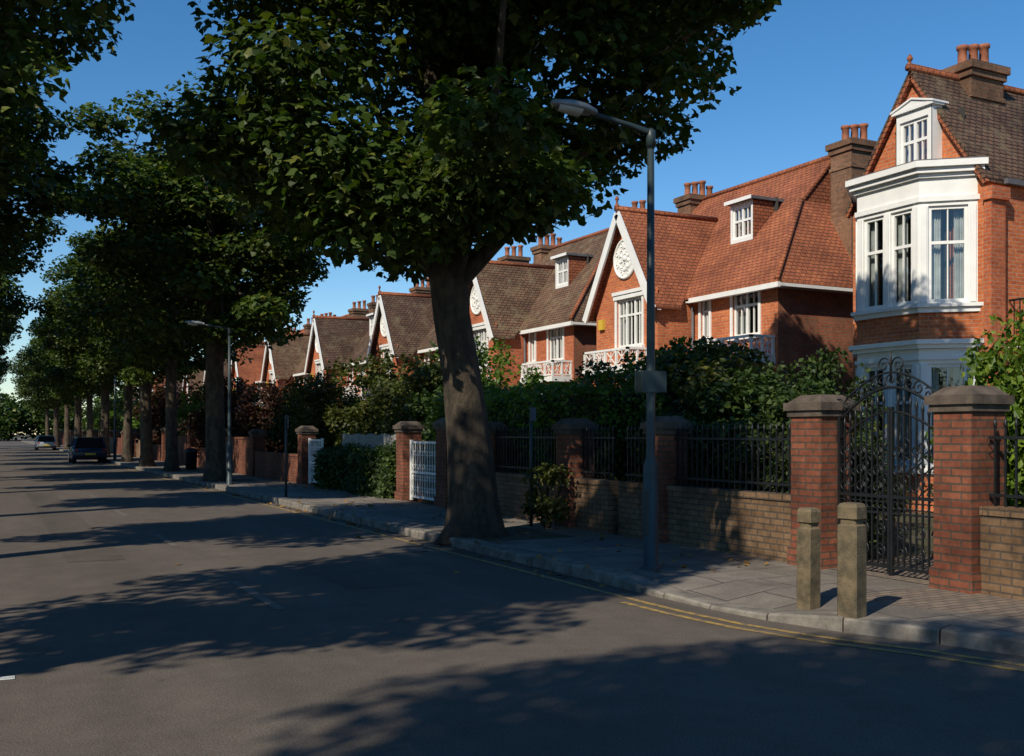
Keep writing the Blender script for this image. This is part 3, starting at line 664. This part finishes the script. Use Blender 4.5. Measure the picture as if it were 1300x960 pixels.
z=np.where(x>6.0,.15,.02);z=np.where((x>5.95)&(x<6.3),.155,z)
P=np.stack([x,y,z],1);P=np.concatenate([P,np.array([(2.1,13.3,.03),(4.9,11.0,.03),(3.8,16,.03),(1.6,19,.03),(5.2,15.5,.03),(7.2,9.9,.15),(7.6,9.2,.15),(7.1,9.0,.15),(7.5,8.1,.15)])])
mb=MB();leaves(mb,P,.10,rng,LOB5,0,3.0)
mb.obj('fallen_leaves',deadleaf)

# ------------------------------------------------------------------ garden walls
def pillar(x0,x1,y0,y1,h,mat=pier):
    e=empty('brick_gate_pier');mb=MB();mb.box(x0,x1,y0,y1,.1,h-.28);mb.box(x0-.03,x1+.03,y0-.03,y1+.03,.1,.32);mb.obj('shaft',mat,e)
    c=MB();c.box(x0-.03,x1+.03,y0-.03,y1+.03,h-.28,h-.21)
    c.box(x0-.06,x1+.06,y0-.06,y1+.06,h-.21,h-.12)
    cx,cy=(x0+x1)/2,(y0+y1)/2;a=(x1-x0)/2+.03;b=(y1-y0)/2+.03
    c.add([(cx-a,cy-b,h-.12),(cx+a,cy-b,h-.12),(cx+a,cy+b,h-.12),(cx-a,cy+b,h-.12),(cx-a*.6,cy-b*.6,h-.03),(cx+a*.6,cy-b*.6,h-.03),(cx+a*.6,cy+b*.6,h-.03),(cx-a*.6,cy+b*.6,h-.03)],
          [(0,1,5,4),(1,2,6,5),(2,3,7,6),(3,0,4,7),(4,5,6,7)]);c.obj('cap',stone,e)
def dwarf(y0,y1,h=.92,mat=garden,rail=True,x0=8.45,x1=8.72,rh=1.72):
    e=empty('garden_wall');mb=MB();mb.box(x0,x1,y0,y1,.08,h-.08);mb.obj('brickwork',mat,e)
    c=MB();y=y0
    while y<y1-.01:
        y2=min(y+.24,y1);c.box(x0-.02,x1+.02,y+.004,y2-.004,h-.08,h+.0);y=y2
    c.obj('coping',mat,e)
    if rail:
        r=MB();xm=(x0+x1)/2;k=int((y1-y0)/.115)
        r.box(xm-.02,xm+.02,y0,y1,h+.09,h+.12);r.box(xm-.02,xm+.02,y0,y1,rh-.16,rh-.13)
        for i in range(k+1):
            yy=y0+(i+.5)*(y1-y0)/(k+1);r.box(xm-.009,xm+.009,yy-.009,yy+.009,h,rh-.04)
            r.tube([(xm,yy,rh-.05),(xm,yy,rh-.02),(xm,yy,rh+.06)],[.01,.02,.002],6)
            if i%2==0:
                r.tube([(xm,yy+.058+.045*math.cos(a),rh-.25+.045*math.sin(a)) for a in np.linspace(0,6.28,9)],.007,4,cap=False)
        r.obj('iron_railing',iron,e)
pillar(8.35,8.83,8.68,9.17,2.12);pillar(8.35,8.83,6.70,7.14,2.14)
dwarf(9.17,11.75);pillar(8.38,8.8,11.75,12.17,1.92);dwarf(12.17,13.0);dwarf(13.3,14.3);pillar(8.38,8.82,14.3,14.78,1.92);dwarf(14.78,17.5);pillar(8.38,8.82,17.5,17.96,1.9)
dwarf(17.96,19.3,rail=True);pillar(8.36,8.86,19.3,19.85,2.0);pillar(8.36,8.8,21.75,22.2,1.95)
dwarf(22.2,28.4,.75,rail=False,x0=8.62,x1=8.8);pillar(8.38,8.8,30.2,30.7,1.9)
dwarf(5.2,6.68,.95,rail=True,rh=1.75)
def fence(y0,y1,x,h,mat):
    mb=MB();k=int((y1-y0)/.12)
    for i in range(k): mb.box(x,x+.02,y0+i*.12+.004,y0+i*.12+.114,.1,h+.02*math.sin(i*.7))
    mb.box(x+.02,x+.06,y0,y1,.5,.58);mb.box(x+.02,x+.06,y0,y1,h-.4,h-.32);mb.obj('timber_fence',mat)
greywood=plain('grey_timber',(.30,.29,.26),.85,.35,5)
fence(22.4,28.4,9.05,1.62,greywood)
def whitegate(y0,y1,h):
    mb=MB();mb.box(8.5,8.56,y0,y0+.06,.14,h);mb.box(8.5,8.56,y1-.06,y1,.14,h)
    for z in(.2,h*.5,h-.08): mb.box(8.51,8.55,y0+.06,y1-.06,z,z+.05)
    k=int((y1-y0)/.13)
    for i in range(1,k): 
        yy=y0+i*(y1-y0)/k;mb.box(8.52,8.54,yy-.01,yy+.01,.25,h-.05)
    for i in range(k):
        yy=y0+(i+.5)*(y1-y0)/k
        for z in(.4,.65,.9,1.2): mb.tube([(8.53,yy+.05*math.cos(a),z+.05*math.sin(a)) for a in np.linspace(0,6.28,9)],.008,4,cap=False)
    mb.obj('iron_garden_gate',white)
whitegate(19.9,21.7,1.5);whitegate(28.6,29.95,1.5)
yy=30.7;rg=random.Random(2)
while yy<150:
    L=rg.uniform(4.5,6);m=rg.choice([pier,garden,pier])
    dwarf(yy,yy+L,rg.choice([1.0,1.5,1.3]),m,rail=False);pillar(8.38,8.82,yy+L,yy+L+.45,rg.uniform(1.8,2.1));yy+=L+.45
    if rg.random()<.5: pillar(8.38,8.82,yy+1.5,yy+1.95,2.0);yy+=1.95
dwarf(-28,150,1.1,garden,rail=False,x0=-5.9,x1=-5.6)
# ------------------------------------------------------------------ wrought iron gate
e=empty('wrought_iron_gate');g=MB()
xg=8.6
def scroll(cy,cz,r,dirn,turns=1.4,ph=0,rad=.009):
    pts=[]
    for i in range(22):
        t=i/21;a=ph+dirn*t*turns*2*math.pi;q=r*(1-.85*t);pts.append((xg,cy+q*math.cos(a),cz+q*math.sin(a)))
    g.tube(pts,rad,5)
y0,y1=7.17,8.65;mid=(y0+y1)/2
def top(y): return 1.58+.3*math.cos((y-mid)/(y1-y0)*math.pi)
for a,b in((y0,mid-.02),(mid+.02,y1)):
    for yy in(a,b): g.box(xg-.018,xg+.018,yy-.016,yy+.016,.14,top(yy)+.05)
    g.box(xg-.015,xg+.015,a,b,.2,.235);g.box(xg-.015,xg+.015,a,b,.95,.985);g.box(xg-.015,xg+.015,a,b,.78,.8)
    k=9
    for i in range(1,k):
        yy=a+(b-a)*i/k;g.box(xg-.009,xg+.009,yy-.009,yy+.009,.235,top(yy)+.1)
        g.tube([(xg,yy,top(yy)+.08),(xg,yy,top(yy)+.12),(xg,yy,top(yy)+.22)],[.008,.018,.001],6)
    for i in range(k):
        yy=a+(b-a)*(i+.5)/k;g.tube([(xg,yy+.038*math.cos(t),.875+.038*math.sin(t)) for t in np.linspace(0,6.28,10)],.008,4,cap=False)
    for zz in(1.12,1.3,1.5): 
        for j in range(3):
            cy=a+(b-a)*(j+.5)/3;scroll(cy-.04,zz,.1,1,ph=1.5);scroll(cy+.05,zz-.06,.09,-1,ph=4.6)
    for zz in(.38,.6):
        for j in range(3):
            cy=a+(b-a)*(j+.5)/3;scroll(cy,zz,.085,1,ph=j)
g.tube([(xg,y,top(y)) for y in np.linspace(y0,y1,24)],.014,6)
g.obj('gate_leaves',iron,e);g=MB()
def ot(y): return 1.8+.34*math.cos((y-mid)/(y1-y0)*math.pi)
g.tube([(xg,y,ot(y)) for y in np.linspace(y0,y1,24)],.016,6);g.tube([(xg,y,ot(y)+.16) for y in np.linspace(y0+.1,y1-.1,24)],.012,6)
for i in range(11):
    cy=y0+.12+i*(y1-y0-.24)/10;scroll(cy,ot(cy)+.08,.075,1 if i%2 else -1,ph=i)
scroll(mid-.1,2.38,.09,1,ph=0);scroll(mid+.1,2.38,.09,-1,ph=3.14);g.tube([(xg,mid,2.2),(xg,mid,2.45),(xg,mid,2.55)],[.014,.012,.001],6)
for yy in(y0,y1): g.box(xg-.02,xg+.02,yy-.02,yy+.02,1.55,1.85);scroll(yy,1.95,.1,1)
g.obj('overthrow',iron,e)

# ------------------------------------------------------------------ bollards
def bollard(x,y,h,w,rot,lean):
    mb=MB();c=w/2;k=.014
    prof=[(-.05,c),(h-.19,c),(h-.175,c-.018),(h-.145,c-.018),(h-.13,c),(h-.035,c),(h-.008,c*.86),(h,c*.6)]
    V=[]
    for z,r in prof:
        kk_=min(k,r*.4)
        for a,b in((r,r-kk_),(r-kk_,r),(-r+kk_,r),(-r,r-kk_),(-r,-r+kk_),(-r+kk_,-r),(r-kk_,-r),(r,-r+kk_)): V.append((a+lean*z,b,z))
    F=[(i*8+j,i*8+(j+1)%8,(i+1)*8+(j+1)%8,(i+1)*8+j) for i in range(len(prof)-1) for j in range(8)]+[tuple(range((len(prof)-1)*8,len(prof)*8))]
    mb.add(V,F);o=mb.obj('wooden_bollard',wood,loc=(x,y,.12));o.rotation_euler[2]=rot
bollard(6.42,6.32,.95,.18,.25,.0);bollard(6.58,7.0,.86,.16,.1,.01)

# ------------------------------------------------------------------ street lamps
hood=plain('lantern_hood_grey',(.24,.26,.27),.4,.3,5);bowl=plain('lantern_bowl_plastic',(.5,.52,.5),.15,.1,3,bst=0)
def lamp(x,y,H,sign):
    e=empty('street_lamp');mb=MB()
    mb.lathe(x,y,[(.1,.115),(.14,.115),(.16,.085),(1.28,.085),(1.36,.06),(1.40,.052),(3.0,.046),(H,.038)],18)
    mb.box(x-.088,x-.06,y-.05,y+.05,.5,1.0)
    mb.obj('column',green_paint,e)
    a=MB();a.tube([(x,y,H-.15),(x,y,H-.02),(x-.04,y,H+.05),(x-.3,y,H+.09),(x-.8,y,H+.15)],[.04,.042,.036,.03,.027],10);a.lathe(x,y,[(H-.12,.055),(H+.06,.055),(H+.09,.02)],12);a.obj('bracket_arm',green_paint,e)
    h=MB();s=[];N_=9
    for i in range(N_):
        t=i/(N_-1);xx=x-.74-.54*t;w=.03+.095*math.sin(math.pi*min(1,.12+t*.86));hh=.03+.055*math.sin(math.pi*min(1,.15+t*.8));s.append((xx,w,hh,H+.15+.04*t))
    V=[];
    for xx,w,hh,zc in s:
        for k in range(12):
            t=2*math.pi*k/12;V.append((xx,y+w*math.cos(t),zc+(hh if math.sin(t)>0 else hh*.35)*math.sin(t)))
    F=[(i*12+k,i*12+(k+1)%12,(i+1)*12+(k+1)%12,(i+1)*12+k) for i in range(N_-1) for k in range(12)]+[tuple(range(12)),tuple((N_-1)*12+k for k in range(12))]
    h.add(V,F,0,True);h.obj('lantern_hood',hood,e)
    d=MB();V=[]
    for xx,w,hh,zc in s[3:8]:
        for k in range(7):
            t=math.pi+math.pi*k/6;V.append((xx,y+w*.8*math.cos(t),zc-hh*.2+.055*math.sin(t)))
    d.add(V,[(i*7+k,i*7+k+1,(i+1)*7+k+1,(i+1)*7+k) for i in range(4) for k in range(6)],0,True);d.obj('lantern_bowl',bowl,e)
    if sign:
        p=MB();
        for z0,z1 in((2.11,2.35),):
            p.box(x-.165,x+.165,y-.075,y-.062,z0,z1);p.box(x-.165,x+.165,y+.062,y+.075,z0,z1)
        p.box(x-.06,x+.06,y-.06,y+.06,2.16,2.18);p.box(x-.06,x+.06,y-.06,y+.06,2.29,2.31)
        p.obj('sign_plate',green_paint,e)
lamp(6.66,9.58,5.0,True);lamp(6.4,31.0,4.7,False);lamp(6.4,62,5.2,False)
signw=plain('sign_face_grey',(.16,.17,.18),.5,.15,3)
def signpost(x,y,h,w,hh,rot=0):
    e=empty('sign_post');m=MB();m.lathe(0,0,[(-.02,.03),(h,.03),(h+.01,.01)],10);o=m.obj('post',green_paint,e)
    p=MB();p.box(-w/2,w/2,-.045,-.035,h-hh,h);p.obj('plate_back',lead,e);q=MB();q.box(-w/2+.01,w/2-.01,.0-.0485,-.0455,h-hh+.01,h-.01);q.obj('plate',signw,e)
    e.location=(x,y,.12);e.rotation_euler[2]=rot
signpost(7.95,14.85,1.95,.16,.22,.5);signpost(6.35,24.3,1.95,.28,.3,1.4)
mb=MB();mb.lathe(7.6,44.5,[(.1,.22),(.8,.25),(.85,.27),(.95,.25),(1.02,.12)],16);mb.obj('litter_bin',iron)

# ------------------------------------------------------------------ cars
tyre=plain('tyre_rubber',(.015,.015,.015),.85,.2,6);cglass=plain('car_glass',(.015,.018,.02),.06,.1,2,bst=0,spec=.8);alloy=plain('alloy',(.4,.4,.42),.35,.1,4,metal=.8)
taill=plain('tail_light',(.35,.01,.01),.2,.1,4,bst=0);platem=plain('number_plate_yellow',(.6,.45,.05),.4,.1,4,bst=0)
def car(x,y,col,name='parked_car'):
    e=empty(name,(x,y,0));paint=plain('car_paint',col,.22,.05,2,bst=0,spec=.6)
    sec=[(-2.0,.35,.62,.78),(-1.95,.28,.80,.84),(-1.5,.22,.90,.86),(-.4,.2,.93,.87),(.9,.2,.90,.87),(1.6,.22,.80,.84),(1.95,.28,.66,.76),(2.02,.36,.55,.66)]
    mb=MB();V=[];k=8
    for yy,zb,zt,w in sec:
        V+=[(-w*.9,yy,zb),(-w,yy,zb+.1),(-w,yy,zt-.15),(-w*.9,yy,zt),(w*.9,yy,zt),(w,yy,zt-.15),(w,yy,zb+.1),(w*.9,yy,zb)]
    F=[(i*k+j,(i+1)*k+j,(i+1)*k+(j+1)%k,i*k+(j+1)%k) for i in range(len(sec)-1) for j in range(k)]+[tuple(range(k)),tuple((len(sec)-1)*k+j for j in range(k-1,-1,-1))]
    mb.add(V,F,0,True)
    mb.add([(-.6,-1.3,1.42),(.6,-1.3,1.42),(.6,.25,1.42),(-.6,.25,1.42),(-.66,-1.5,1.36),(.66,-1.5,1.36),(.66,.42,1.36),(-.66,.42,1.36)],[(0,1,2,3),(0,4,5,1),(1,5,6,2),(2,6,7,3),(3,7,4,0)],0,False)
    for sx in(-1,1):
        for a,b in(((.66,-1.5,1.37),(.78,-1.88,.86)),((.66,.42,1.37),(.78,1.05,.86)),((.66,-.4,1.37),(.79,-.35,.88))):
            mb.beam((sx*a[0],a[1],a[2]),(sx*b[0],b[1],b[2]),.06,.06)
        mb.beam((sx*.84,.75,.93),(sx*1.0,.72,.95),.1,.12)
    mb.obj('body',paint,e)
    g=MB();g.add([(-.63,-1.47,1.36),(.63,-1.47,1.36),(.63,.4,1.36),(-.63,.4,1.36),(-.77,-1.86,.85),(.77,-1.86,.85),(.77,1.02,.85),(-.77,1.02,.85)],[(0,4,5,1),(1,5,6,2),(2,6,7,3),(3,7,4,0)]);g.obj('windows',cglass,e)
    for sx in(-1,1):
        for yy in(-1.25,1.3):
            w=MB();w.tube([(sx*.66,yy,.31),(sx*.68,yy,.31),(sx*.86,yy,.31),(sx*.88,yy,.31)],[.27,.31,.31,.27],20);w.obj('tyre',tyre,e)
            w=MB();w.tube([(sx*.87,yy,.31),(sx*.888,yy,.31)],[.19,.17],12);w.obj('wheel',alloy,e)
    l=MB();l.box(-.78,-.62,-2.0,-1.93,.66,.78);l.box(.62,.78,-2.0,-1.93,.66,.78);l.obj('tail_lights',taill,e)
    l=MB();l.box(-.26,.26,-2.02,-1.99,.46,.57);l.obj('number_plate',platem,e)
    l=MB();l.box(-.8,.8,-2.05,-1.9,.28,.42);l.obj('bumper',tyre,e)
    return e
car(4.95,62,(.012,.03,.06));car(4.9,108,(.3,.32,.33));car(-.3,120,(.05,.05,.06))
car(14.0,8.0,(.05,.08,.13)).location.z=.12

rng=np.random.default_rng(77);mb=MB();PP=[]
for i in range(150):
    cx=rng.uniform(-60,90);cy=rng.uniform(230,262) if abs(cx-2)<16 else rng.uniform(160,250)
    R=rng.uniform(3.5,6);h=rng.uniform(7,11);k=500
    d=rng.normal(size=(k,3));d/=np.linalg.norm(d,axis=1)[:,None]
    PP.append(np.array([cx,cy,h*.55])+d*(rng.uniform(0,1,k)**.4)[:,None]*np.array([R,R,h*.55]))
leaves(mb,np.concatenate(PP),.95,rng,LOB5,0,.4);mb.obj('distant_trees',planeleaf)
# ------------------------------------------------------------------ light, sky
az=math.radians(28);el=math.radians(38)
ts=Vector((-math.cos(az)*math.cos(el),-math.sin(az)*math.cos(el),math.sin(el)))
sl=bpy.data.lights.new('sun','SUN');sl.energy=5.0;sl.angle=math.radians(.5);sl.color=(1,.92,.78)
so=bpy.data.objects.new('sun',sl);COL.objects.link(so);so.rotation_euler=ts.to_track_quat('Z','Y').to_euler()
w=bpy.data.worlds.new("World");S.world=w;w.use_nodes=True;nt=w.node_tree
sk=nt.nodes.new('ShaderNodeTexSky');sk.sky_type='NISHITA';sk.sun_disc=False;sk.sun_elevation=el;sk.sun_rotation=math.atan2(ts.x,ts.y)
sk.air_density=1.0;sk.dust_density=.0;sk.ozone_density=3.3
hs=nt.nodes.new('ShaderNodeHueSaturation');hs.inputs['Saturation'].default_value=1.28;nt.links.new(sk.outputs[0],hs.inputs['Color'])
bg=nt.nodes['Background'];bg.inputs[1].default_value=.128;nt.links.new(hs.outputs[0],bg.inputs[0])
S.view_settings.view_transform='Standard';S.view_settings.look='None';S.view_settings.exposure=0
cam=bpy.data.cameras.new('camera');co=bpy.data.objects.new('camera',cam);COL.objects.link(co)
cam.sensor_width=36;cam.lens=36;cam.shift_y=.0538;cam.clip_end=3000
co.location=(0,0,1.65);co.rotation_euler=(math.radians(90),0,-math.radians(27.09));S.camera=co
